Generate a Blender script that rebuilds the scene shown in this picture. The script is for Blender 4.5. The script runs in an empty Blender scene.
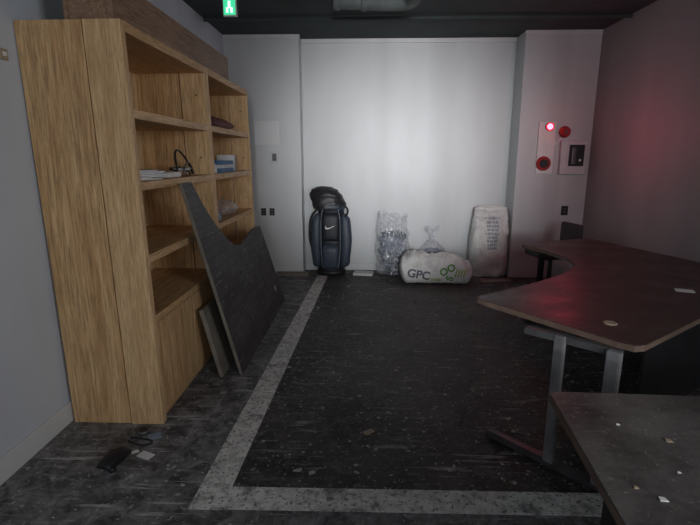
import bpy, bmesh, math, random
from mathutils import Vector, Matrix, noise
from mathutils.bvhtree import BVHTree
random.seed(7)
scene = bpy.context.scene
COL = scene.collection

# ------------------------------------------------------------ materials
def nt(name):
    m = bpy.data.materials.new(name); m.use_nodes = True
    t = m.node_tree
    return m, t, t.nodes["Principled BSDF"]
def mixc(t, fac, a, b):
    n = t.nodes.new("ShaderNodeMix"); n.data_type = 'RGBA'
    for sock, v in ((n.inputs[0], fac), (n.inputs[6], a), (n.inputs[7], b)):
        if isinstance(v, bpy.types.NodeSocket): t.links.new(v, sock)
        elif isinstance(v, (int, float)): sock.default_value = v
        else: sock.default_value = (*v, 1)
    return n.outputs[2]
def ramp(t, src, p0, p1, v0=0.0, v1=1.0):
    n = t.nodes.new("ShaderNodeMapRange"); n.clamp = True
    t.links.new(src, n.inputs[0])
    n.inputs[1].default_value = p0; n.inputs[2].default_value = p1
    n.inputs[3].default_value = v0; n.inputs[4].default_value = v1
    return n.outputs[0]
def coords(t, scale=(1, 1, 1), loc=(0, 0, 0), rot=(0, 0, 0), kind="Object"):
    c = t.nodes.new("ShaderNodeTexCoord"); mp = t.nodes.new("ShaderNodeMapping")
    mp.inputs["Scale"].default_value = scale; mp.inputs["Location"].default_value = loc
    mp.inputs["Rotation"].default_value = rot
    t.links.new(c.outputs[kind], mp.inputs[0]); return mp.outputs[0]
def noi(t, vec, scale, detail=5, rough=0.6, dist=0.0):
    n = t.nodes.new("ShaderNodeTexNoise")
    n.inputs["Scale"].default_value = scale; n.inputs["Detail"].default_value = detail
    n.inputs["Roughness"].default_value = rough; n.inputs["Distortion"].default_value = dist
    t.links.new(vec, n.inputs["Vector"]); return n.outputs["Fac"]
def math_(t, op, a, b=0.0):
    n = t.nodes.new("ShaderNodeMath"); n.operation = op
    for s, v in ((n.inputs[0], a), (n.inputs[1], b)):
        if isinstance(v, bpy.types.NodeSocket): t.links.new(v, s)
        else: s.default_value = v
    return n.outputs[0]
def bump(t, b, h, strength=0.2, dist=0.01):
    n = t.nodes.new("ShaderNodeBump"); n.inputs["Strength"].default_value = strength
    n.inputs["Distance"].default_value = dist
    t.links.new(h, n.inputs["Height"]); t.links.new(n.outputs[0], b.inputs["Normal"])

def simple(name, col, rough=0.6, metal=0.0, var=0.25, scale=8, spec=0.4):
    m, t, b = nt(name)
    v = noi(t, coords(t), scale, 6)
    c = mixc(t, ramp(t, v, 0.3, 0.7), [x * (1 - var) for x in col], [min(1, x * (1 + var)) for x in col])
    t.links.new(c, b.inputs["Base Color"])
    b.inputs["Roughness"].default_value = rough; b.inputs["Metallic"].default_value = metal
    b.inputs["Specular IOR Level"].default_value = spec
    return m
def emis(name, col, s):
    m, t, b = nt(name); b.inputs["Base Color"].default_value = (*col, 1)
    b.inputs["Emission Color"].default_value = (*col, 1); b.inputs["Emission Strength"].default_value = s
    return m
def wood(name, c1, c2, stretch, rough=0.5, dark=0.45):
    m, t, b = nt(name)
    v = coords(t, stretch)
    g = noi(t, v, 0.8, 8, 0.65, 1.2)
    v2 = coords(t, [s * 5 for s in stretch])
    f = noi(t, v2, 1.0, 6, 0.75)
    big = noi(t, coords(t), 1.3, 2)
    c = mixc(t, ramp(t, g, 0.38, 0.62), c1, c2)
    c = mixc(t, ramp(t, f, 0.44, 0.64, 0, 0.75), c, [x * dark for x in c1])
    c = mixc(t, ramp(t, big, 0.4, 0.7, 0, 0.25), c, [x * 0.8 for x in c2])
    t.links.new(c, b.inputs["Base Color"]); b.inputs["Roughness"].default_value = rough
    b.inputs["Specular IOR Level"].default_value = 0.3
    bump(t, b, f, 0.15, 0.002)
    return m

def wall_mat(name, col):
    m, t, b = nt(name)
    n1 = noi(t, coords(t, (1, 1, .35)), 1.4, 4)
    n2 = noi(t, coords(t), 25, 8, 0.7)
    n3 = noi(t, coords(t, (2.4, 2.4, .06)), 1.0, 2, .4)
    c = mixc(t, ramp(t, n1, 0.3, 0.7), [x * 0.84 for x in col], col)
    c = mixc(t, ramp(t, n3, 0.5, 0.68, 0, 0.32), c, [x * 0.66 for x in col])
    c = mixc(t, ramp(t, n2, 0.60, 0.8, 0, 0.3), c, [x * 0.6 for x in col])
    t.links.new(c, b.inputs["Base Color"]); b.inputs["Roughness"].default_value = 0.55
    b.inputs["Specular IOR Level"].default_value = 0.35
    bump(t, b, n2, 0.05, 0.003)
    return m
M_wall = wall_mat("painted_wall", (0.67, 0.69, 0.70))
M_wall_l = wall_mat("painted_wall_bluish", (0.66, 0.70, 0.77))
M_wall_r = wall_mat("painted_wall_shaded_side", (0.38, 0.39, 0.395))  # darker copy of the wall colour, with the right wall's shade put in
M_trim = wall_mat("painted_trim", (0.76, 0.77, 0.78))
M_ceil = simple("dark_ceiling_paint", (0.062, 0.076, 0.078), 0.85, var=0.15, scale=3, spec=.2)
M_base_dark = simple("grey_skirting", (0.22, 0.22, 0.22), 0.6)

# floor -------------------------------------------------------------
def mixfac(t, f, a, b_):
    return ramp(t, f, 0, 1, a, b_)
def floor_material():
    m, t, b = nt("worn_dark_floor")
    c = t.nodes.new("ShaderNodeTexCoord"); sep = t.nodes.new("ShaderNodeSeparateXYZ")
    t.links.new(c.outputs["Object"], sep.inputs[0])
    X, Y = sep.outputs[0], sep.outputs[1]
    inx = math_(t, 'GREATER_THAN', math_(t, 'SUBTRACT', X, math_(t, 'MULTIPLY', Y, 0.034)), -0.735)
    iny = math_(t, 'GREATER_THAN', Y, 1.80)
    inside = math_(t, 'MULTIPLY', inx, iny)
    blot = noi(t, coords(t), 2.2, 10, 0.7, 0.3)
    fine = noi(t, coords(t), 38, 8, 0.75)
    mid = noi(t, coords(t), 9, 10, 0.75, 0.5)
    out = mixc(t, ramp(t, mid, 0.40, 0.60), (0.055, 0.057, 0.062), (0.30, 0.30, 0.305))
    out = mixc(t, ramp(t, blot, 0.45, 0.62, 0, .6), out, (0.065, 0.067, 0.07))
    inn = mixc(t, ramp(t, blot, 0.38, 0.64), (0.022, 0.020, 0.020), (0.088, 0.082, 0.078))
    inn = mixc(t, ramp(t, mid, 0.50, 0.62, 0, 0.6), inn, (0.17, 0.162, 0.155))
    base = mixc(t, inside, out, inn)
    base = mixc(t, ramp(t, fine, 0.54, 0.68, 0, 0.65), base, (0.26, 0.26, 0.255))
    base = mixc(t, ramp(t, fine, 0.46, 0.32, 0, 0.7), base, (0.010, 0.010, 0.010))
    br = t.nodes.new("ShaderNodeTexBrick")
    br.offset = 0.0; br.inputs["Scale"].default_value = 1.0
    br.inputs["Mortar Size"].default_value = 0.006; br.inputs["Brick Width"].default_value = 0.15
    br.inputs["Row Height"].default_value = 0.15
    t.links.new(coords(t), br.inputs["Vector"])
    seam = math_(t, 'MULTIPLY', br.outputs["Fac"], ramp(t, noi(t, coords(t), 2.3, 6, .7), 0.50, 0.62))
    seam = math_(t, 'MULTIPLY', seam, ramp(t, mid, 0.42, 0.57))
    base = mixc(t, math_(t, 'MULTIPLY', seam, mixfac(t, inside, 0.60, 0.08)), base, (0.42, 0.42, 0.42))
    for rot, off, amt in ((0.3, 0, .9), (0.85, 5, .85), (1.4, 7, .8), (2.2, 9, .9), (2.8, 14, .8)):
        s1 = noi(t, coords(t, (1.8, 27, 1), (off, off, 0), (0, 0, rot)), 1.0, 4, 0.6, 0.4)
        gate = ramp(t, noi(t, coords(t, loc=(off, 3, 0)), 3.4, 5, .65), 0.47, 0.56)
        k = math_(t, 'MULTIPLY', ramp(t, s1, 0.62, 0.67), gate)
        k = math_(t, 'MULTIPLY', k, mixfac(t, inside, 1.0, 0.55))
        base = mixc(t, math_(t, 'MULTIPLY', k, amt), base, (0.50, 0.50, 0.49))
    for sc, thr, sz in ((11, .72, .12), (19, .62, .15), (42, .70, .20)):
        vo = t.nodes.new("ShaderNodeTexVoronoi"); vo.inputs["Scale"].default_value = sc
        wn = t.nodes.new("ShaderNodeVectorMath"); wn.operation = 'ADD'
        nc = t.nodes.new("ShaderNodeTexNoise"); nc.inputs["Scale"].default_value = 60
        sc2 = t.nodes.new("ShaderNodeVectorMath"); sc2.operation = 'SCALE'; sc2.inputs["Scale"].default_value = .025
        cc = coords(t); t.links.new(cc, nc.inputs["Vector"]); t.links.new(nc.outputs["Color"], sc2.inputs[0])
        t.links.new(cc, wn.inputs[0]); t.links.new(sc2.outputs[0], wn.inputs[1])
        t.links.new(wn.outputs[0], vo.inputs["Vector"])
        sp = math_(t, 'LESS_THAN', vo.outputs["Distance"], sz)
        sc_ = t.nodes.new("ShaderNodeSeparateColor"); t.links.new(vo.outputs["Color"], sc_.inputs[0])
        sp = math_(t, 'MULTIPLY', sp, math_(t, 'GREATER_THAN', sc_.outputs[0], thr))
        base = mixc(t, math_(t, 'MULTIPLY', sp, 0.85), base, (0.48, 0.47, 0.44))
    t.links.new(base, b.inputs["Base Color"])
    t.links.new(ramp(t, mid, 0.3, 0.7, 0.40, 0.8), b.inputs["Roughness"])
    b.inputs["Specular IOR Level"].default_value = 0.3
    bump(t, b, fine, 0.4, 0.005)
    return m
M_floor = floor_material()
def line_material():
    m, t, b = nt("worn_white_floor_paint")
    n = noi(t, coords(t), 14, 8, 0.75, 0.4); n2 = noi(t, coords(t), 45, 5, 0.75); n3 = noi(t, coords(t), 3.5, 8, .75)
    c = mixc(t, ramp(t, n, 0.44, 0.66), (0.82, 0.82, 0.79), (0.40, 0.40, 0.385))
    c = mixc(t, ramp(t, n2, 0.55, 0.60, 0, 0.85), c, (0.08, 0.08, 0.08))
    c = mixc(t, ramp(t, n3, 0.55, 0.62, 0, 0.65), c, (0.12, 0.12, 0.12))
    t.links.new(c, b.inputs["Base Color"]); b.inputs["Roughness"].default_value = 0.7
    return m
M_line = line_material()

M_wood_v = wood("oak_upright", (0.56, 0.325, 0.148), (0.82, 0.545, 0.285), (18, 18, 1.1), dark=.42)
M_wood_s = wood("oak_stile", (0.63, 0.39, 0.19), (0.85, 0.585, 0.32), (26, 26, 1.6), dark=.5)
M_wood_y = wood("oak_shelf", (0.57, 0.34, 0.155), (0.80, 0.53, 0.28), (22, 1.6, 22))
M_wood_back = wood("oak_back", (0.78, 0.54, 0.29), (0.92, 0.70, 0.42), (10, 10, 1.2), dark=.6)
M_brown = wood("brown_board", (0.24, 0.145, 0.09), (0.38, 0.24, 0.155), (22, 1.6, 22))
def desk_material(name, ca, cb, dust, dlo=.5, dhi=.75, damt=.6):
    m, t, b = nt(name)
    g = noi(t, coords(t, (6, 30, 6), rot=(0, 0, 0.6)), 1, 8, 0.7, 0.3)
    d = noi(t, coords(t), 4, 8, 0.75); s = noi(t, coords(t), 70, 3, 0.8)
    c = mixc(t, ramp(t, g, 0.35, 0.65), ca, cb)
    c = mixc(t, ramp(t, d, dlo, dhi, 0, damt), c, dust)
    sc_ = noi(t, coords(t, (3, 60, 3), rot=(0, 0, 1.1)), 1, 3, .5, .3)
    c = mixc(t, ramp(t, sc_, 0.66, 0.70, 0, 0.5), c, (0.24, 0.20, 0.18))
    c = mixc(t, ramp(t, s, 0.63, 0.69, 0, 0.75), c, (0.36, 0.35, 0.33))
    t.links.new(c, b.inputs["Base Color"])
    t.links.new(ramp(t, d, 0.35, 0.7, 0.28, 0.55), b.inputs["Roughness"])
    b.inputs["Specular IOR Level"].default_value = 0.35
    return m
M_desk = desk_material("dark_dusty_laminate", (0.038, 0.025, 0.022), (0.072, 0.047, 0.041), (0.12, 0.098, 0.09))
M_desk2 = desk_material("grey_dusty_laminate", (0.042, 0.038, 0.037), (0.082, 0.075, 0.072), (0.19, 0.18, 0.17), .40, .64, .7)
M_desk_under = simple("desk_edge_band", (0.16, 0.11, 0.085), 0.5)
def leaning_mat():
    m, t, b = nt("dark_patterned_laminate")
    br = t.nodes.new("ShaderNodeTexBrick"); br.inputs["Scale"].default_value = 1
    br.inputs["Brick Width"].default_value = 0.28; br.inputs["Row Height"].default_value = 0.07
    br.inputs["Mortar Size"].default_value = 0.003
    br.inputs["Color1"].default_value = (0.036, 0.033, 0.035, 1); br.inputs["Color2"].default_value = (0.070, 0.064, 0.066, 1)
    br.inputs["Mortar"].default_value = (0.016, 0.015, 0.016, 1)
    t.links.new(coords(t, rot=(0, math.radians(90), math.radians(90))), br.inputs["Vector"])
    d = noi(t, coords(t), 5, 8, 0.75)
    c = mixc(t, ramp(t, d, 0.48, 0.75, 0, 0.6), br.outputs["Color"], (0.13, 0.12, 0.11))
    for r_, th in ((0.5, .64), (-.7, .65)):
        s1 = noi(t, coords(t, (2, 4, 50), rot=(r_, 0, 0)), 1, 3, .55, .3)
        c = mixc(t, ramp(t, s1, th, th + .04, 0, 0.5), c, (0.24, 0.22, 0.20))
    t.links.new(c, b.inputs["Base Color"]); b.inputs["Roughness"].default_value = 0.55
    b.inputs["Specular IOR Level"].default_value = 0.3
    return m
M_lean = leaning_mat()
M_edge = simple("raw_edge", (0.21, 0.185, 0.155), 0.7)
M_steel = simple("grey_steel", (0.12, 0.12, 0.125), 0.4, metal=0.4, scale=12)
M_steel_l = simple("light_grey_painted_steel", (0.28, 0.28, 0.29), 0.45, metal=0.2)
M_duct = simple("galvanised_duct", (0.13, 0.15, 0.15), 0.7, metal=0.0)
M_black = simple("black_plastic", (0.018, 0.018, 0.02), 0.45)
M_white = simple("white_plastic", (0.76, 0.76, 0.74), 0.45, var=0.08)
M_offw = simple("aged_white_plastic", (0.62, 0.63, 0.64), 0.5, var=0.1)
M_paper = simple("paper", (0.76, 0.76, 0.76), 0.8, var=0.12)
M_blue = simple("blue_card", (0.10, 0.20, 0.36), 0.6)
M_bluepaper = simple("pale_blue_paper", (0.28, 0.36, 0.46), 0.7)
M_red = simple("red_enamel", (0.36, 0.015, 0.02), 0.35)
M_redled = emis("red_lamp", (1.0, 0.05, 0.09), 14)
M_maroon = simple("maroon_cloth", (0.15, 0.06, 0.065), 0.8)
M_tan = simple("tan_cap", (0.42, 0.33, 0.24), 0.6)
M_green = emis("green_sign", (0.05, 0.62, 0.30), 1.1)
M_signw = emis("sign_white", (0.8, 1.0, 0.85), 1.5)
M_navy = simple("navy_nylon", (0.012, 0.014, 0.022), 0.5, scale=30)
M_slate = simple("slate_nylon", (0.042, 0.055, 0.080), 0.5, scale=30)
M_grey = simple("grey_nylon", (0.16, 0.18, 0.20), 0.6, scale=30)
M_chair = simple("charcoal_fabric", (0.06, 0.06, 0.063), 0.9, scale=60)

# ------------------------------------------------------------ geometry helpers
def obj_from_bm(name, bm, mat=None, smooth=False, mats=None):
    me = bpy.data.meshes.new(name); bm.normal_update(); bm.to_mesh(me); bm.free()
    o = bpy.data.objects.new(name, me); COL.objects.link(o)
    for mm in (mats or [mat]): me.materials.append(mm)
    if smooth:
        for p in me.polygons: p.use_smooth = True
    return o
def box(name, x0, x1, y0, y1, z0, z1, mat, bevel=0.0):
    bm = bmesh.new()
    bmesh.ops.create_cube(bm, size=1)
    for v in bm.verts:
        v.co = Vector(((x0 + x1) / 2 + v.co.x * (x1 - x0), (y0 + y1) / 2 + v.co.y * (y1 - y0), (z0 + z1) / 2 + v.co.z * (z1 - z0)))
    if bevel: bmesh.ops.bevel(bm, geom=bm.edges[:], offset=bevel, segments=2, affect='EDGES', profile=0.6)
    return obj_from_bm(name, bm, mat)
def cyl(name, p, r, h, mat, axis='z', seg=32, r2=None, bevel=0.0):
    bm = bmesh.new()
    bmesh.ops.create_cone(bm, cap_ends=True, segments=seg, radius1=r, radius2=r if r2 is None else r2, depth=h)
    if bevel:
        bmesh.ops.bevel(bm, geom=[e for e in bm.edges if len([f for f in e.link_faces if len(f.verts) > 4]) == 1], offset=bevel, segments=3, affect='EDGES')
    R = Matrix.Identity(4)
    if axis == 'y': R = Matrix.Rotation(math.radians(90), 4, 'X')   # +z -> -y
    if axis == 'x': R = Matrix.Rotation(math.radians(90), 4, 'Y')
    bmesh.ops.transform(bm, matrix=Matrix.Translation(p) @ R, verts=bm.verts)
    o = obj_from_bm(name, bm, mat)
    for pl in o.data.polygons: pl.use_smooth = len(pl.vertices) <= 4
    return o
def prism(name, pts, z0, z1, mat, edge_mat=None, bevel=0.0, M=None):
    bm = bmesh.new()
    lo = [bm.verts.new((x, y, z0)) for x, y in pts]; hi = [bm.verts.new((x, y, z1)) for x, y in pts]
    top = bm.faces.new(hi); bot = bm.faces.new(lo[::-1]); n = len(pts)
    for i in range(n):
        f = bm.faces.new((lo[i], lo[(i + 1) % n], hi[(i + 1) % n], hi[i])); f.material_index = 1 if edge_mat else 0
    bmesh.ops.recalc_face_normals(bm, faces=bm.faces)
    if bevel:
        bmesh.ops.bevel(bm, geom=[e for e in bm.edges if any(len(f.verts) > 4 for f in e.link_faces)], offset=bevel, segments=2, affect='EDGES')
    if M is not None: bmesh.ops.transform(bm, matrix=M, verts=bm.verts)
    bmesh.ops.triangulate(bm, faces=[f for f in bm.faces if len(f.verts) > 4])
    return obj_from_bm(name, bm, mats=[mat, edge_mat] if edge_mat else [mat])
def tube(name, pts, r, mat, cyclic=False, typ='NURBS'):
    cu = bpy.data.curves.new(name, 'CURVE'); cu.dimensions = '3D'; cu.bevel_depth = r; cu.bevel_resolution = 3
    cu.use_fill_caps = True
    s = cu.splines.new(typ); s.points.add(len(pts) - 1)
    for p, q in zip(s.points, pts): p.co = (*q, 1)
    if typ == 'NURBS': s.order_u = 4; s.use_endpoint_u = True
    s.use_cyclic_u = cyclic
    o = bpy.data.objects.new(name, cu); COL.objects.link(o)
    dg = bpy.context.evaluated_depsgraph_get()
    me = bpy.data.meshes.new_from_object(o.evaluated_get(dg)); me.name = name
    bpy.data.objects.remove(o)
    o = bpy.data.objects.new(name, me); COL.objects.link(o)
    me.materials.clear(); me.materials.append(mat)
    for p in me.polygons: p.use_smooth = True
    return o
def group(name, parts, loc=None):
    e = bpy.data.objects.new(name, None); e.empty_display_size = 0.1; COL.objects.link(e)
    pts = [v.co for o in parts for v in o.data.vertices]
    if loc is None:
        xs = [p.x for p in pts]; ys = [p.y for p in pts]; zs = [p.z for p in pts]
        loc = ((min(xs) + max(xs)) / 2, (min(ys) + max(ys)) / 2, min(zs))
    e.location = loc
    for o in parts:
        o.parent = e; o.matrix_parent_inverse = Matrix.Translation(loc).inverted()
    return e
def catmull(P, n=6):
    out = []
    for i in range(len(P) - 1):
        p0 = Vector(P[max(i - 1, 0)]); p1 = Vector(P[i]); p2 = Vector(P[i + 1]); p3 = Vector(P[min(i + 2, len(P) - 1)])
        for k in range(n):
            t = k / n
            out.append(tuple(0.5 * ((2 * p1) + (-p0 + p2) * t + (2 * p0 - 5 * p1 + 4 * p2 - p3) * t * t + (-p0 + 3 * p1 - 3 * p2 + p3) * t ** 3)))
    out.append(tuple(P[-1])); return out
def loft(name, rings, mat, seg=40, power=2.0, wrinkle=0.0, wscale=8, cap=True, ridge=False):
    """rings: (cx,cy,z,rx,ry)"""
    bm = bmesh.new(); rows = []
    for cx, cy, z, rx, ry in rings:
        row = []
        for k in range(seg):
            a = 2 * math.pi * k / seg; ca, sa = math.cos(a), math.sin(a)
            x = cx + rx * math.copysign(abs(ca) ** (2 / power), ca); y = cy + ry * math.copysign(abs(sa) ** (2 / power), sa)
            p = Vector((x, y, z))
            if wrinkle:
                if ridge: w = (abs(noise.noise(p * wscale)) * 2 - .4 + .6 * abs(noise.noise(p * wscale * 2.3))) * -wrinkle
                else: w = noise.fractal(p * wscale, 0.8, 2.1, 4) * wrinkle
                d = Vector((ca, sa, 0)); p += d * w
            row.append(bm.verts.new(p))
        rows.append(row)
    for a, b in zip(rows, rows[1:]):
        for k in range(seg): bm.faces.new((a[k], a[(k + 1) % seg], b[(k + 1) % seg], b[k]))
    if cap: bm.faces.new(rows[0][::-1]); bm.faces.new(rows[-1])
    bmesh.ops.recalc_face_normals(bm, faces=bm.faces)
    return obj_from_bm(name, bm, mat, smooth=True)
def interp_rings(R, n):
    R = [tuple(r) for r in R]; out = []
    c = catmull([Vector(r[:3]) for r in R], n)
    seg = []
    for i in range(len(R) - 1):
        for k in range(n):
            t = k / n; t2 = t * t * (3 - 2 * t)
            seg.append((R[i][3] * (1 - t2) + R[i + 1][3] * t2, R[i][4] * (1 - t2) + R[i + 1][4] * t2))
    seg.append((R[-1][3], R[-1][4]))
    return [(p[0], p[1], p[2], s[0], s[1]) for p, s in zip(c, seg)]
def wrap_text(name, txt, size, cx, z, target, mat, tilt=0.0, off=0.004, y_from=3.0):
    cu = bpy.data.curves.new(name, 'FONT'); cu.body = txt; cu.size = size; cu.align_x = 'CENTER'; cu.align_y = 'CENTER'
    cu.offset = size * 0.03
    o = bpy.data.objects.new(name, cu); COL.objects.link(o)
    dg = bpy.context.evaluated_depsgraph_get(); me = bpy.data.meshes.new_from_object(o.evaluated_get(dg)); bpy.data.objects.remove(o)
    bm = bmesh.new(); bm.from_mesh(me)
    bmesh.ops.subdivide_edges(bm, edges=bm.edges[:], cuts=2, use_grid_fill=True)
    tb = bmesh.new(); tb.from_mesh(target.data); bvh = BVHTree.FromBMesh(tb)
    c, s = math.cos(tilt), math.sin(tilt); dead = []
    for v in bm.verts:
        x = cx + v.co.x * c - v.co.y * s; zz = z + v.co.x * s + v.co.y * c
        h = bvh.ray_cast(Vector((x, y_from, zz)), Vector((0, 1, 0)))
        if not h[0]: dead.append(v); continue
        v.co = Vector((x, h[0].y - off, zz))
    bmesh.ops.delete(bm, geom=dead, context='VERTS')
    tb.free()
    return obj_from_bm(name, bm, mat)

# ------------------------------------------------------------ room
XL, XR, YB, H, YR = -1.71, 2.71, 6.30, 2.93, -2.6
PL, PR = 6.05, 5.95
box("floor", XL - .2, XR + .2, YR - .2, YB + .2, -0.1, 0, M_floor)
box("ceiling", XL - .2, XR + .2, YR - .2, YB + .2, H, H + .1, M_ceil)
box("wall_left", XL - .15, XL, YR, YB + .15, 0, H, M_wall_l)
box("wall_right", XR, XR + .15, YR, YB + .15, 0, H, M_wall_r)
box("wall_back", XL, XR, YB, YB + .15, 0, H, M_wall)
box("wall_pillar_left", XL, -0.805, PL, YB, 0, H, M_wall)
box("wall_pillar_right", 1.845, XR, PR, YB, 0, H, M_wall)
rw = [box("wall_rear_low", XL, XR, YR - .15, YR, 0, 0.9, M_wall), box("wall_rear_high", XL, XR, YR - .15, YR, 2.5, H, M_wall),
      box("wall_rear_side_a", XL, -0.9, YR - .15, YR, .9, 2.5, M_wall), box("wall_rear_side_b", 1.9, XR, YR - .15, YR, .9, 2.5, M_wall)]
group("wall_rear", rw)
wf = [box("frame_a", -.9, -.84, YR - .1, YR - .04, .9, 2.5, M_white), box("frame_b", 1.84, 1.9, YR - .1, YR - .04, .9, 2.5, M_white),
      box("mullion", .47, .53, YR - .1, YR - .04, .9, 2.5, M_white), box("sill", -.84, 1.84, YR - .1, YR - .04, .9, .96, M_white),
      box("head", -.84, 1.84, YR - .1, YR - .04, 2.44, 2.5, M_white)]
group("window_1", wf)
box("baseboard_left", XL, XL + .015, YR, 6.04, 0, .12, M_trim, .003)
box("baseboard_right", XR - .015, XR, YR, PR - .01, 0, .09, M_base_dark, .003)
box("baseboard_back", -.80, 1.84, YB - .015, YB, 0, .09, M_trim, .003)
box("baseboard_pillar", XL + .015, -.80, PL - .015, PL, 0, .09, M_trim, .003)
box("trim_1", -.80, 1.84, YB - .03, YB, H - .05, H, M_trim, .004)
box("trim_2", XL, -.79, PL - .015, PL, H - .045, H, M_trim, .004)
box("trim_3", 1.835, XR, PR - .015, PR, H - .045, H, M_trim, .004)
prism("floor_marking_side", [(-.765, 1.76), (-.615, 1.76), (-.475, 5.95), (-.61, 5.95)], 0.0005, .002, M_line)
prism("floor_marking_cross", [(-.615, 1.765), (1.35, 1.775), (1.35, 1.92), (-.61, 1.91)], 0.0005, .002, M_line)

# ------------------------------------------------------------ bookcases (leaning back very slightly against the wall)
def lean(parts, k=.014):
    for o in parts:
        for v in o.data.vertices: v.co.x -= k * v.co.z
def bookcase(y0, y1):
    D0, D1, T = -1.675, -1.15, 0.03; Ht = 2.15; P = []
    for i, (a, b) in enumerate(((y0, y0 + T), (y1 - T, y1))):
        P.append(box("side_panel_%d" % i, D0, -1.342, a, b, 0, Ht, M_wood_v, .003))
        P.append(box("front_stile_%d" % i, -1.334, D1, a - (0.008 if i == 0 else 0), b + (0.010 if i == 0 else 0), 0, Ht, M_wood_s, .003))
    P.append(box("back_panel", D0, D0 + .012, y0 + T, y1 - T, 0, Ht, M_wood_back))
    P.append(box("top_panel", D0, D1 + .002, y0 + T, y1 - T, Ht - .05, Ht, M_wood_y, .002))
    for i, z in enumerate((1.74, 1.375, .985, .64)):
        P.append(box("shelf_%d" % i, D0 + .012, D1 - .003, y0 + T, y1 - T, z - .045, z, M_wood_y, .002))
    ym = (y0 + y1) / 2
    P.append(box("plinth", D0 + .012, D1 - .03, y0 + T, y1 - T, 0, .06, M_wood_y))
    P.append(box("door_panel_a", D1 - .025, D1 - .005, y0 + T + .014, ym - .002, .065, .59, M_wood_v, .003))
    P.append(box("door_panel_b", D1 - .025, D1 - .005, ym + .002, y1 - T - .003, .065, .59, M_wood_v, .003))
    for z in (.30, 1.1, 1.5, 1.95):
        P.append(cyl("shelf_pin", (-1.22, y1 - T - .002, z), .006, .006, M_black, 'y', 10))
    lean(P)
    return group("wooden_bookcase", P)
bookcase(2.43, 3.66)
bookcase(3.68, 4.93)
BB = 2.152
group("brown_wooden_box", [box("front_board", -1.255, -1.225, 2.46, 4.45, BB, 2.36, M_brown, .004), box("rear_board", -1.47, -1.45, 2.46, 4.45, BB, 2.36, M_brown, .004),
    box("end_board_a", -1.45, -1.255, 2.465, 2.49, BB, 2.355, M_brown, .003), box("end_board_b", -1.45, -1.255, 4.42, 4.445, BB, 2.355, M_brown, .003), box("top_board", -1.45, -1.255, 2.49, 4.42, 2.32, 2.35, M_brown, .003)])

# ------------------------------------------------------------ leaning desktop
pts = [(3.07, 0), (4.87, 0), (4.70, .45), (4.55, .86)] + \
      catmull([(4.50, .87), (4.3, .875), (4.0, .84), (3.75, .82), (3.55, .88), (3.38, .99), (3.2, 1.16), (3.08, 1.33)], 5) + \
      [(3.05, 1.37), (2.90, 1.37)]
sx, sz = -.194, math.sqrt(1 - .194 ** 2)
M = Matrix(((0, sx, sz, -.878), (1, 0, 0, 0), (0, sz, -sx, 0), (0, 0, 0, 1)))
lp = [prism("top_panel", pts, 0, .026, M_lean, M_edge, .002, M)]
g = cyl("grommet", (0, 0, 0), .03, .006, M_tan, seg=24); g.data.transform(M @ Matrix.Translation((4.55, .22, .029))); lp.append(g)
for yy, ss in ((3.55, .25), (3.6, .62), (4.3, .6)):
    g = cyl("screw_plate", (0, 0, 0), .018, .004, M_black, seg=16); g.data.transform(M @ Matrix.Translation((yy, ss, .028))); lp.append(g)
group("leaning_desktop_panel", lp)
a = math.atan2(.115, .49)
Mb = Matrix.Translation((-1.005, 3.02, .001)) @ Matrix.Rotation(-a, 4, 'Y')
bm = bmesh.new(); bmesh.ops.create_cube(bm, size=1)
for v in bm.verts: v.co = Vector((v.co.x * .03 + .015, v.co.y * .5 + .25, v.co.z * .50 + .25))
bmesh.ops.bevel(bm, geom=bm.edges[:], offset=.002, segments=1, affect='EDGES')
bmesh.ops.transform(bm, matrix=Mb, verts=bm.verts)
obj_from_bm("small_leaning_board", bm, M_edge)

# ------------------------------------------------------------ big L desk (right)
top = [(1.49, 4.44), (2.22, 4.70), (2.685, 3.2), (2.685, 3.09)] + [(1.67, 2.29), (1.20, 1.93), (1.15, 1.92), (1.10, 1.965), (.68, 2.54), (.645, 2.61), (.67, 2.66)] + \
      catmull([(.72, 2.69), (.95, 2.86), (1.19, 3.05), (1.42, 3.27), (1.56, 3.48), (1.61, 3.7), (1.57, 3.98), (1.48, 4.25), (1.455, 4.36)], 5)
DK = [prism("desktop", top, .69, .72, M_desk, M_desk_under, .002)]
def beam(name, p, q, w, h, mat):
    p = Vector(p); q = Vector(q); d = q - p; L = d.length
    bm = bmesh.new(); bmesh.ops.create_cube(bm, size=1)
    for v in bm.verts: v.co = Vector((v.co.x * w, v.co.y * h, v.co.z * L))
    bmesh.ops.bevel(bm, geom=bm.edges[:], offset=min(w, h) * .15, segments=2, affect='EDGES')
    zax = d.normalized(); up = Vector((0, 0, 1)) if abs(zax.z) < .9 else Vector((.59, -.81, 0))
    x = zax.cross(up).normalized(); y = zax.cross(x).normalized()
    R = Matrix((x, y, zax)).transposed().to_4x4()
    bmesh.ops.transform(bm, matrix=Matrix.Translation((p + q) / 2) @ R, verts=bm.verts)
    return obj_from_bm(name, bm, mat)
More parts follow.
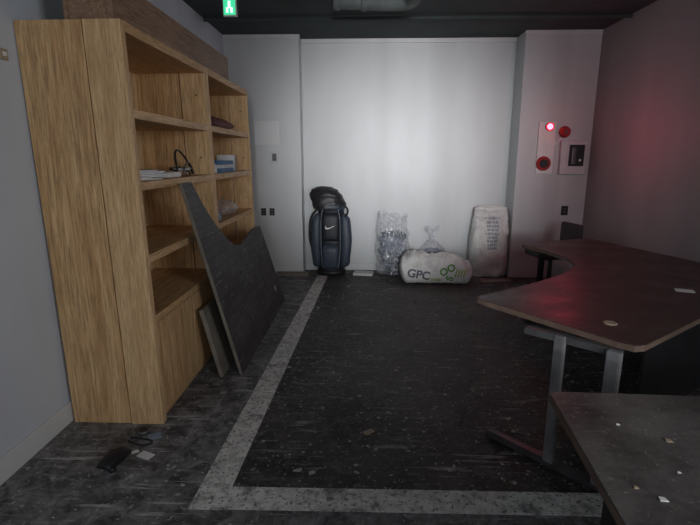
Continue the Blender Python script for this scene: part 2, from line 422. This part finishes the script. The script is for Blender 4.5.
DK += [beam("foot_rail", (.69, 2.38, .02), (1.17, 1.80 + .05, .02), .05, .036, M_steel),
       beam("leg_post_a", (.915, 2.105, .03), (.915, 2.105, .69), .028, .05, M_steel_l),
       beam("leg_post_b", (1.075, 1.93, .03), (1.075, 1.93, .69), .03, .06, M_steel_l),
       beam("top_rail", (.80, 2.24, .672), (1.12, 1.87 + .08, .672), .05, .034, M_steel),
       beam("side_rail", (.95, 2.15, .66), (2.3, 3.2, .66), .03, .05, M_steel),
       beam("far_foot_rail", (1.50, 4.25, .02), (2.20, 4.48, .02), .05, .036, M_steel),
       beam("far_leg_post_a", (1.62, 4.29, .03), (1.62, 4.29, .69), .03, .05, M_black),
       beam("far_leg_post_b", (2.1, 4.45, .03), (2.1, 4.45, .69), .03, .05, M_black),
       beam("modesty_panel", (2.2, 4.5, .45), (2.62, 3.2, .45), .015, .40, M_black),
       beam("under_desk_shade_sheet", (1.35, 2.18, .40), (2.5, 3.08, .40), .015, .52, M_black),  # black sheet standing in for the dark shade under the desk
       beam("corner_post", (2.6, 3.12, 0), (2.6, 3.12, .69), .05, .05, M_steel),
       cyl("grommet", (1.185, 2.20, .722), .032, .006, M_tan, seg=28, bevel=.002)]
group("corner_desk", DK)
prism("note_paper", [(1.86, 2.78), (1.95, 2.74), (1.98, 2.81), (1.89, 2.85)], .721, .7225, M_paper)

# task chair standing behind the far end of the desk
cx, cy = 2.10, 5.30; CH = []
for i in range(5):
    a_ = math.radians(72 * i + 20); ex, ey = cx + .22 * math.cos(a_), cy + .22 * math.sin(a_)
    CH.append(beam("base_arm_%d" % i, (cx, cy, .09), (ex, ey, .065), .03, .035, M_black))
    CH.append(cyl("castor_%d" % i, (ex, ey, .025), .025, .03, M_black, 'x', 16))
CH += [cyl("gas_column", (cx, cy, .25), .025, .32, M_steel), box("seat", cx - .21, cx + .21, cy - .21, cy + .20, .41, .48, M_chair, .03),
       box("backrest", cx - .17, cx + .17, cy + .20, cy + .26, .50, .785, M_chair, .028), beam("back_bar", (cx, cy + .17, .43), (cx, cy + .275, .62), .05, .014, M_black)]
Mr = Matrix.Translation((cx, cy, 0)) @ Matrix.Rotation(math.radians(-78), 4, 'Z') @ Matrix.Translation((-cx, -cy, 0))
for o in CH: o.data.transform(Mr)
group("office_chair", CH)

# near desk
top2 = [(.655, 1.505), (.63, 1.49), (.56, .80), (.55, .2), (1.9, .2), (1.95, 1.44), (1.92, 1.46)]
D2 = [prism("desktop", top2, .69, .72, M_desk2, M_desk_under, .002),
      beam("leg_post_a", (.84, 1.40, 0), (.84, 1.40, .69), .04, .04, M_black), beam("leg_post_b", (1.8, 1.38, 0), (1.8, 1.38, .69), .04, .04, M_black),
      beam("leg_post_c", (.78, .3, 0), (.78, .3, .69), .04, .04, M_black), beam("leg_post_d", (1.8, .3, 0), (1.8, .3, .69), .04, .04, M_black),
      beam("side_panel", (.74, .35, .40), (.80, 1.38, .40), .015, .56, M_black),
      beam("modesty_panel", (.86, 1.38, .45), (1.76, 1.36, .45), .015, .45, M_black)]
group("office_desk", D2)
sc = []
for (x_, y_, s_, mt) in ((.86, 1.22, .009, M_tan), (1.02, 1.30, .006, M_paper), (.70, .98, .009, M_paper), (.92, 1.02, .006, M_tan), (1.08, 1.12, .008, M_paper), (.76, 1.30, .005, M_paper), (.80, 1.08, .004, M_paper), (.66, 1.02, .005, M_tan)):
    sc.append(prism("chip", [(x_ - s_, y_ - s_ * .6), (x_ + s_, y_ - s_ * .8), (x_ + s_ * .7, y_ + s_ * .7), (x_ - s_ * .6, y_ + s_)], .7205, .723, mt))
group("paint_chips", sc)

# ------------------------------------------------------------ golf bag
gx, gy = -.435, 6.09
GB = []
body = loft("bag_body", interp_rings([(gx, gy, 0, .15, .12), (gx, gy, .03, .175, .135), (gx, gy, .30, .17, .13), (gx, gy, .6, .165, .125), (gx, gy, .80, .17, .125), (gx - .005, gy, .87, .175, .13)], 5), M_navy, 40, 2.4, .006, 9)
GB.append(body)
GB.append(loft("base_ring", [(gx, gy, 0, .17, .14), (gx, gy, .02, .185, .15), (gx, gy, .06, .185, .15), (gx, gy, .07, .17, .135)], M_black, 36, 2.4))
for sgn, nm in ((-1, "left"), (1, "right")):
    GB.append(loft("side_pocket_" + nm, interp_rings([(gx + sgn * .16, gy - .02, .10, .03, .05), (gx + sgn * .18, gy - .03, .16, .065, .09), (gx + sgn * .195, gy - .03, .45, .075, .095), (gx + sgn * .185, gy - .02, .70, .065, .085), (gx + sgn * .16, gy - .02, .80, .03, .05)], 4), M_slate, 28, 2.6, .006, 12))
GB.append(loft("front_lower_pocket", interp_rings([(gx, gy - .12, .09, .08, .03), (gx, gy - .14, .13, .105, .05), (gx, gy - .145, .34, .11, .055), (gx, gy - .13, .42, .08, .03)], 4), M_slate, 28, 3, .004, 14))
up = loft("front_upper_pocket", interp_rings([(gx, gy - .12, .46, .09, .03), (gx, gy - .135, .50, .11, .045), (gx, gy - .135, .74, .115, .045), (gx, gy - .12, .82, .09, .03)], 4), M_navy, 28, 3, .003, 14)
GB.append(up)
for sgn in (-1, 1):
    GB.append(tube("piping", [(gx + sgn * .10, gy - .165, .12), (gx + sgn * .125, gy - .15, .3), (gx + sgn * .122, gy - .14, .55), (gx + sgn * .125, gy - .13, .75), (gx + sgn * .10, gy - .12, .86)], .006, M_grey))
sw = catmull([(-.06, .025), (-.066, -.008), (-.045, -.024), (.0, -.012), (.07, .03)], 6) + catmull([(.07, .03), (0, .002), (-.035, -.006), (-.052, .005), (-.06, .025)], 6)[1:-1]
bm = bmesh.new(); tb = bmesh.new(); tb.from_mesh(up.data); bvh = BVHTree.FromBMesh(tb); vs = []
for a_, b_ in sw:
    h = bvh.ray_cast(Vector((gx + a_, 5, .64 + b_)), Vector((0, 1, 0))); vs.append(bm.verts.new((gx + a_, (h[0].y if h[0] else gy - .18) - .006, .64 + b_)))
bm.faces.new(vs); bmesh.ops.triangulate(bm, faces=bm.faces); tb.free()
GB.append(obj_from_bm("curved_print", bm, M_white))
GB.append(loft("collar", [(gx - .005, gy, .85, .175, .135), (gx - .005, gy, .87, .19, .145), (gx - .01, gy, .91, .19, .145), (gx - .01, gy, .925, .17, .135)], M_slate, 40, 2.3))
GB.append(loft("rain_hood", interp_rings([(gx - .03, gy, .86, .20, .145), (gx - .03, gy, .94, .215, .15), (gx - .06, gy, 1.02, .215, .14), (gx - .08, gy, 1.09, .175, .12), (gx - .10, gy, 1.13, .10, .08), (gx - .11, gy, 1.145, .01, .01)], 5), M_black, 40, 2.2, .022, 8))
GB.append(tube("shoulder_strap", [(gx - .13, gy - .10, .88), (gx - .25, gy - .1, .82), (gx - .285, gy - .09, .6), (gx - .27, gy - .08, .35), (gx - .16, gy - .09, .22)], .014, M_black))
GB.append(tube("handle", [(gx + .12, gy - .12, .89), (gx + .22, gy - .14, .93), (gx + .25, gy - .13, .84), (gx + .19, gy - .11, .77)], .012, M_black))
group("golf_bag", GB)

# ------------------------------------------------------------ sacks
def sack_material(name, base):
    m, t, b = nt(name)
    w = noi(t, coords(t, (90, 90, 90)), 1, 2); d = noi(t, coords(t), 9, 8, .75, .6)
    c = mixc(t, ramp(t, d, .45, .7), base, [x * .66 for x in base])
    c = mixc(t, ramp(t, w, .5, .7, 0, .2), c, [x * .5 for x in base])
    t.links.new(c, b.inputs["Base Color"]); b.inputs["Roughness"].default_value = .4
    bump(t, b, d, .8, .03)
    return m
M_sack = sack_material("woven_white_sack", (.88, .88, .86))
M_sackg = sack_material("woven_green_print", (.12, .36, .06))
M_sackt = simple("sack_print_grey", (.11, .12, .15), .6)
M_sackf = simple("sack_print_faded", (.28, .30, .35), .6, var=.5, scale=30)
M_yel = simple("sack_print_yellow_green", (.35, .48, .10), .6)
sx0, sy0 = 1.60, 6.09
R = interp_rings([(sx0, sy0, 0, .20, .13), (sx0, sy0, .03, .225, .155), (sx0, sy0, .2, .235, .175), (sx0 + .0, sy0, .5, .232, .165), (sx0 + .01, sy0 + .01, .70, .225, .13), (sx0 + .015, sy0 + .03, .80, .215, .085), (sx0 + .02, sy0 + .04, .865, .205, .04), (sx0 + .025, sy0 + .04, .885, .195, .014)], 6)
ts = loft("sack_body", R, M_sack, 72, 3.4, .030, 7, ridge=True)
S = [ts]
for i in range(10):
    S.append(wrap_text("print_%d" % i, ["= HHH =", "IIIHIHII", "HIHIIHI", "IIHIHII", "HIIIHIH", "IIHHII", "IHIHIII", "HIIHII", "IIIHIH", "- - -"][i], .05, sx0 + .01, .75 - i * .047, ts, M_sackf, off=.005))
S.append(tube("seam_stitch", [(sx0 - .14, sy0 + .03, .888), (sx0, sy0 + .035, .893), (sx0 + .17, sy0 + .03, .886)], .008, M_white))
group("white_sack", S)
def pillow(name, c, lx, ly, lz, mat, rot=0.0, n=44, wr=.03, seed=0.0, ex=3.2, pw=.45, ridge=False):
    bm = bmesh.new(); g = {}
    def prof(u, v):
        return (max(0, 1 - abs(u) ** ex) ** pw) * (max(0, 1 - abs(v) ** ex) ** pw)
    for side in (1, -1):
        for i in range(n + 1):
            for j in range(n + 1):
                u = -1 + 2 * i / n; v = -1 + 2 * j / n
                edge = i in (0, n) or j in (0, n)
                if side == -1 and edge: g[(side, i, j)] = g[(1, i, j)]; continue
                p = prof(u, v); z = side * p * lz / 2
                x = u * lx / 2 * (1 - .05 * abs(v) ** 2); y = v * ly / 2 * (1 - .05 * abs(u) ** 2)
                q = Vector((x * 7 + seed, y * 7, side * 3.0))
                w = (-(abs(noise.noise(q)) * 2 - .5 + .8 * abs(noise.noise(q * 2.2))) if ridge else noise.fractal(q, .8, 2.1, 4)) * wr
                z += w * (1 if side == 1 else .15)
                if side == -1: z = max(z, -lz / 2)
                z += -lz * .15 * (abs(u) ** 4)
                g[(side, i, j)] = bm.verts.new((x, y, z))
    for side in (1, -1):
        for i in range(n):
            for j in range(n):
                q = [g[(side, i, j)], g[(side, i + 1, j)], g[(side, i + 1, j + 1)], g[(side, i, j + 1)]]
                bm.faces.new(q if side == 1 else q[::-1])
    zmin = min(v.co.z for v in bm.verts)
    bmesh.ops.transform(bm, matrix=Matrix.Translation((c[0], c[1], c[2] - zmin)) @ Matrix.Rotation(rot, 4, 'Z'), verts=bm.verts)
    return obj_from_bm(name, bm, mat, smooth=True)
ls = pillow("sack_body", (.87, 5.71, 0), .88, .40, .33, M_sack, rot=math.radians(-2), seed=3, ex=7, pw=.42, wr=.055, ridge=True)
for v in ls.data.vertices:                       # ears of the sewn ends
    u = (v.co.x - .87) / .44
    v.co.z *= 1 + .10 * u * (-1) + .05 * math.sin(v.co.x * 14)
    if abs(u) > .85: v.co.z += .10 * (abs(u) - .85) / .15 * (.4 + .6 * abs(v.co.y - 5.71) / .2)
LS = [ls]
LS.append(wrap_text("print_logo", "GPC", .14, .65, .13, ls, M_sackt, tilt=-.15, off=.006))
LS.append(wrap_text("print_leaf", "OO", .12, .99, .19, ls, M_sackg, tilt=.5, off=.006))
LS.append(wrap_text("print_green_line", "////", .12, 1.14, .15, ls, M_yel, off=.007))
LS.append(wrap_text("print_leaf_low", "S", .12, 1.02, .09, ls, M_sackg, tilt=1.2, off=.007))
LS.append(wrap_text("print_small", "HHIIH", .05, .86, .07, ls, M_yel, off=.006))
group("lying_sack", LS)
def plastic():
    m, t, b = nt("clear_plastic_film")
    n = noi(t, coords(t, (1, 1, .45)), 17, 5, .6, 2.2)
    b.inputs["Base Color"].default_value = (.70, .74, .80, 1); b.inputs["Roughness"].default_value = .15
    t.links.new(ramp(t, n, .47, .68, .14, .70), b.inputs["Alpha"])
    bump(t, b, n, .5, .012); b.inputs["Specular IOR Level"].default_value = .9
    return m
M_film = plastic()
M_stuff = simple("dark_cloth_contents", (.08, .095, .12), .8, var=.5, scale=14)
M_stuff2 = simple("grey_cloth_contents", (.18, .21, .27), .8, var=.4, scale=14)
def plastic_bag(name, cx, cy, w, d, h, nlump, topw, skew=.05, neck=False):
    if neck:
        prof = [(0, .38, .38), (.05, .46, .46), (.3, .50, .5), (.5, .46, .46), (.66, .30, .32), (.76, .14, .16), (.84, .16, .16), (1, .28, .28)]
    else:
        prof = [(0, .38, .40), (.04, .45, .46), (.25, .49, .5), (.5, .50, .5), (.7, .47, .46), (.84, .42, .40), (.93, .40, .32), (1, .44, .24)]
    rings = interp_rings([(cx - skew * w * z_, cy, h * z_, w * a_, d * b_) for z_, a_, b_ in prof], 7)
    fl = loft("film", rings, M_film, 80, 2.3, .026, 5.5, cap=False, ridge=True)
    for v in fl.data.vertices:
        if v.co.z > h * .8:
            k = (v.co.z / h - .8) / .2
            v.co.z += k * (noise.noise(Vector((v.co.x * 14, v.co.y * 14, 4))) * .10 - (v.co.x - cx) * .22)
    P = [fl]
    for i in range(nlump):
        a = i * 2.4; r = .03 + .08 * random.random(); z = (.08 + .60 * (i + .5) / nlump) * h * (.75 if neck else 1)
        bm = bmesh.new(); bmesh.ops.create_icosphere(bm, subdivisions=4, radius=w * .32)
        off = Vector((i * 3.1, 0, 0))
        for v in bm.verts:
            v.co *= 1 + .22 * noise.fractal(v.co * 9 + off, .8, 2, 3); v.co.z *= .45; v.co.y *= .62; v.co.x *= 1.05
            v.co += Vector((cx - skew * w * z / h + math.cos(a) * r * w, cy + math.sin(a) * r * d, z))
            v.co.z = max(v.co.z, .012)
        P.append(obj_from_bm("contents_%d" % i, bm, M_stuff if i % 2 == 0 else M_stuff2, smooth=True))
    return group(name, P)
plastic_bag("plastic_bag", .375, 6.11, .46, .30, .78, 9, .36)
plastic_bag("plastic_bag", .90, 6.165, .36, .20, .60, 6, .18, neck=True)
prism("flattened_carton", [(1.42, 5.62), (1.80, 5.66), (1.82, 5.83), (1.44, 5.80)], .0005, .02, M_edge)
prism("scrap_paper", [(-.15, 5.98), (.10, 5.95), (.12, 6.1), (-.12, 6.16)], .0005, .03, M_paper)
box("timber_offcut", -1.14, -.72, 5.90, 5.98, 0, .05, M_edge, .003)

# ------------------------------------------------------------ alarm equipment on right pillar
y = PR
AL = [box("backplate", 2.07, 2.27, y - .03, y, 1.31, 1.92, M_white, .006),
      box("label", 2.11, 2.23, y - .033, y - .029, 1.62, 1.68, M_paper),
      cyl("red_lamp_base", (2.19, y - .04, 1.86), .05, .03, M_red, 'y'),
      cyl("red_lamp_lens", (2.19, y - .065, 1.86), .038, .04, M_redled, 'y', r2=.025, bevel=.006),
      cyl("call_point_ring", (2.15, y - .045, 1.43), .085, .035, M_red, 'y', 40, bevel=.008),
      cyl("call_point_button", (2.15, y - .07, 1.43), .05, .03, M_black, 'y', 32, bevel=.005),
      tube("conduit", [(2.2, y - .012, 1.62), (2.3, y - .012, 1.66), (2.36, y - .012, 1.75)], .01, M_white)]
group("fire_alarm_station", AL)
group("alarm_bell", [cyl("gong", (2.375, y - .05, 1.80), .072, .05, M_red, 'y', 40, r2=.055, bevel=.01), cyl("gong_mount", (2.375, y - .015, 1.80), .04, .03, M_black, 'y'), cyl("gong_boss", (2.375, y - .08, 1.80), .015, .016, M_steel, 'y')])
IC = [box("housing", 2.34, 2.65, y - .07, y, 1.30, 1.70, M_offw, .012), box("door_frame", 2.41, 2.63, y - .078, y - .069, 1.34, 1.68, M_offw, .004),
      box("screen", 2.43, 2.61, y - .084, y - .077, 1.40, 1.65, M_black, .003), box("handset", 2.46, 2.51, y - .10, y - .083, 1.42, 1.62, M_steel, .01),
      cyl("knob", (2.56, y - .09, 1.47), .014, .016, M_white, 'y')]
group("wall_control_panel", IC)
def outlet(name, x, y, z, w=.075, h=.12, dark=True):
    P = [box("plate", x - w / 2, x + w / 2, y - .012, y, z - h / 2, z + h / 2, M_offw, .003),
         box("face", x - w * .32, x + w * .32, y - .016, y - .011, z - h * .36, z + h * .36, M_black if dark else M_white, .002)]
    for dz in (-.02, .02): P.append(cyl("socket", (x, y - .018, z + dz), .012, .006, M_steel, 'y', 16))
    group(name, P)
outlet("wall_outlet", 2.47, PR, .86, .13, .16)
outlet("wall_outlet", -1.19, PL, .82, .10, .13)
outlet("wall_outlet", -1.30, PL, .82, .10, .13)
group("light_switch", [box("plate", -1.20, -1.075, PL - .012, PL, 1.42, 1.58, M_offw, .003), box("rocker", -1.165, -1.11, PL - .02, PL - .011, 1.46, 1.55, M_steel, .003)])
group("wall_access_panel", [box("frame", -1.38, -1.07, PL - .018, PL, 1.66, 1.94, M_white, .004), box("lid", -1.37, -1.08, PL - .026, PL - .016, 1.67, 1.93, M_trim, .003)])
group("wall_thermostat", [box("plate", XL, XL + .015, 2.30, 2.35, 1.95, 2.0, M_tan, .003), box("dial", XL + .014, XL + .022, 2.315, 2.335, 1.965, 1.985, M_white, .002)])

# ------------------------------------------------------------ ceiling things
dz = 2.835
group("ceiling_duct", [tube("duct_run", [(-.25, 4.5, dz), (.05, 4.55, dz), (.2, 4.57, dz), (.34, 4.57, dz), (.40, 4.51, dz), (.41, 4.40, dz), (.41, 4.0, dz), (.41, 2.6, dz)], .07, M_duct),
     cyl("collar_a", (-.02, 4.54, dz), .08, .05, M_duct, 'x'), cyl("hanger", (.1, 4.55, 2.915), .01, .03, M_steel), cyl("hanger_b", (.41, 3.4, 2.915), .01, .03, M_steel),
     cyl("end_collar", (-.26, 4.5, dz), .082, .05, M_duct, 'x')])
tube("ceiling_conduit", [(XL + .02, 5.3, 2.90), (0, 5.3, 2.90), (XR - .02, 5.3, 2.90)], .018, M_ceil)
group("exit_sign", [box("case", -1.225, -1.11, 4.38, 4.42, 2.685, 2.87, M_white, .004), box("face", -1.217, -1.118, 4.374, 4.381, 2.695, 2.86, M_green),
     box("figure_body", -1.178, -1.158, 4.370, 4.375, 2.745, 2.80, M_signw), cyl("figure_head", (-1.165, 4.372, 2.82), .012, .004, M_signw, 'y', 14),
     box("figure_leg", -1.195, -1.178, 4.370, 4.375, 2.71, 2.75, M_signw), box("figure_leg_b", -1.158, -1.14, 4.370, 4.375, 2.71, 2.75, M_signw), cyl("stem", (-1.167, 4.40, 2.90), .012, .06, M_steel)])

# ------------------------------------------------------------ shelf contents
z = 1.3755; dxs = -.02
def shiftx(parts):
    for o in parts:
        for v in o.data.vertices: v.co.x += dxs
    return parts
group("network_router", shiftx([box("case", -1.46, -1.20, 2.96, 3.16, z, z + .035, M_white, .008),
                       tube("aerial", [(-1.40, 2.98, z + .032), (-1.41, 2.975, z + .1), (-1.41, 2.975, z + .12)], .006, M_white)]))
def scribble(name, c, rx, ry, n, zz, mat, r=.005, ph=0):
    P = []
    for i in range(n):
        a = i * 1.15 + ph; k = 1 - .3 * math.sin(i * 2.3 + ph)
        P.append((c[0] + math.cos(a) * rx * k, c[1] + math.sin(a) * ry * k, zz + abs(math.sin(i * 1.7)) * .06))
    return tube(name, P, r, mat)
group("power_cable", shiftx([scribble("cord", (-1.30, 3.38, 0), .08, .12, 22, z + .008, M_black, .006), scribble("cord_white", (-1.27, 3.34, 0), .07, .10, 14, z + .008, M_offw, .005, 1.0),
     tube("cord_arch", [(-1.24, 3.21, z + .008), (-1.25, 3.21, z + .08), (-1.27, 3.23, z + .17), (-1.28, 3.36, z + .19), (-1.28, 3.52, z + .09), (-1.27, 3.56, z + .01)], .007, M_black),
     tube("cord_arch_b", [(-1.21, 3.22, z + .01), (-1.20, 3.24, z + .11), (-1.22, 3.38, z + .13), (-1.24, 3.5, z + .01)], .006, M_steel)]))
sh = []
for i in range(7):
    a = random.uniform(-.35, .35); cx, cy = -1.29 + random.uniform(-.02, .02), 2.68 + i * .012
    w, l = .09, .13
    q = [(cx + dx * math.cos(a) - dy * math.sin(a), cy + dx * math.sin(a) + dy * math.cos(a)) for dx, dy in ((-w, -l), (w, -l), (w, l), (-w, l))]
    sh.append(prism("sheet_%d" % i, q, z + .0005 + i * .008, z + .0075 + i * .008, M_paper))
group("paper_stack", shiftx(sh))
BX = [box("book_a", -1.40, -1.19, 4.00, 4.42, z, z + .035, M_blue, .003), box("book_b", -1.39, -1.20, 4.02, 4.40, z + .036, z + .065, M_paper, .003), box("book_c", -1.40, -1.18, 4.05, 4.36, z + .066, z + .10, M_blue, .003),
      box("book_d", -1.36, -1.2, 4.46, 4.49, z, z + .15, M_paper, .002), box("book_e", -1.36, -1.2, 4.495, 4.53, z, z + .14, M_bluepaper, .002)]
group("stack_of_books", shiftx(BX))
group("white_carton", shiftx([box("carton", -1.44, -1.2, 3.76, 3.94, z, z + .06, M_white, .003), box("carton_lid", -1.435, -1.21, 3.77, 3.93, z + .061, z + .075, M_paper, .002), box("carton_tape", -1.33, -1.30, 3.765, 3.935, z + .0755, z + .077, M_tan)]))
pc = pillow("cloth_body", (-1.32, 4.2, 1.7405), .24, .62, .085, M_maroon, n=20, wr=.02)
pc.name = "folded_maroon_cloth"
z = .9855
pb = pillow("plastic_pack", (-1.32, 4.29, z), .24, .46, .12, M_film, n=24, wr=.04, seed=9); pb.name = "plastic_pouch"
group("cardboard_tray", shiftx([box("tray", -1.45, -1.2, 3.82, 3.98, z, z + .05, M_bluepaper, .004), box("tray_lid", -1.44, -1.22, 3.84, 3.97, z + .051, z + .065, M_paper, .002)]))

# ------------------------------------------------------------ floor clutter (front left)
ms = pillow("shell", (-1.245, 2.06, 0), .085, .17, .07, M_black, rot=math.radians(-12), n=24, wr=.002, ex=2.4, pw=.6)
group("black_shoe", [ms, tube("strap", [(-1.28, 2.08, .045), (-1.255, 2.075, .085), (-1.21, 2.07, .045)], .007, M_black), cyl("heel", (-1.228, 2.005, .012), .018, .022, M_black)])
tube("black_cord", [(-1.27, 2.25, .006), (-1.22, 2.22, .006), (-1.16, 2.20, .006), (-1.12, 2.24, .006), (-1.16, 2.27, .006), (-1.27, 2.28, .006)], .005, M_black)
group("tin_lid", [cyl("disc", (-1.225, 2.335, .01), .032, .02, M_steel, bevel=.004), cyl("centre", (-1.225, 2.335, .022), .022, .005, M_black)])
def sheet(name, cx, cy, w, l, a, mat, zz=.001):
    q = [(cx + dx * math.cos(a) - dy * math.sin(a), cy + dx * math.sin(a) + dy * math.cos(a)) for dx, dy in ((-w, -l), (w, -l), (w, l), (-w, l))]
    prism(name, q, zz, zz + .003, mat)
sheet("blue_wrapper", -1.15, 2.30, .035, .03, .5, M_bluepaper)
sheet("paper_scrap", -1.12, 2.13, .04, .025, -.4, M_paper)
sheet("paper_scrap", -1.19, 2.16, .018, .012, .6, M_paper)
bm = bmesh.new()
for i in range(900):
    x = random.uniform(-1.4, 1.9); yy = random.uniform(1.2, 5.6)
    if x < -.85 and yy > 2.38 and (yy > 2.95 or x < -1.1): continue
    s = random.uniform(.002, .008) if i % 8 else random.uniform(.008, .020); a = random.uniform(0, 3)
    vs = []
    for k in range(5):
        b_ = a + k * 1.256; r = s * random.uniform(.5, 1.4)
        vs.append((x + math.cos(b_) * r, yy + math.sin(b_) * r * .7))
    lo = [bm.verts.new((p[0], p[1], .002)) for p in vs]; hi = [bm.verts.new((p[0], p[1], .004 + s * .3)) for p in vs]
    bm.faces.new(hi)
    for k in range(5): bm.faces.new((lo[k], lo[(k + 1) % 5], hi[(k + 1) % 5], hi[k]))
obj_from_bm("floor_debris", bm, simple("debris_chips", (.36, .35, .33), .8, var=.75, scale=3))
sheet("paper_scrap", .03, 2.38, .03, .018, .7, M_tan)

# ------------------------------------------------------------ lights
def area(name, loc, target, sx, sy, e, col, spread=180):
    l = bpy.data.lights.new(name, 'AREA'); l.shape = 'RECTANGLE'; l.size = sx; l.size_y = sy; l.energy = e; l.color = col
    l.spread = math.radians(spread)
    o = bpy.data.objects.new(name, l); o.location = loc
    o.rotation_euler = (Vector(target) - Vector(loc)).to_track_quat('-Z', 'Y').to_euler(); COL.objects.link(o); return o
area("daylight_rear_window", (.5, YR - .02, 1.7), (.5, 6.3, 1.75), 2.6, 1.5, 27, (.92, .96, 1.0))
area("added_back_wall_beam", (.5, YR + .01, 1.7), (.42, 6.3, 1.60), .9, .8, 13, (.98, .985, 1.0), 25)  # added narrow lamp, only there to brighten the middle of the back wall
area("daylight_side_window", (2.62, -.6, 1.8), (-1.0, 3.6, 1.3), 1.6, 1.3, 36, (.97, .98, 1.0), 130)
l = bpy.data.lights.new("alarm_glow", 'POINT'); l.energy = 4.0; l.color = (1, .05, .13); l.shadow_soft_size = .05
o = bpy.data.objects.new("alarm_glow", l); o.location = (2.02, PR - 1.15, 1.72); COL.objects.link(o)
w = bpy.data.worlds.new("world"); scene.world = w; w.use_nodes = True
w.node_tree.nodes["Background"].inputs[0].default_value = (.5, .56, .62, 1); w.node_tree.nodes["Background"].inputs[1].default_value = .3

# ------------------------------------------------------------ camera
cd = bpy.data.cameras.new("camera"); cam = bpy.data.objects.new("camera", cd); COL.objects.link(cam)
cd.sensor_fit = 'HORIZONTAL'; cd.sensor_width = 36; cd.lens = 36 * 473 / 700; cd.clip_start = .05
cam.location = (0, 0, 1.5)
cam.rotation_euler = (math.radians(90 - 12.5), 0, math.radians(1.8))
scene.camera = cam
scene.view_settings.view_transform = 'Standard'
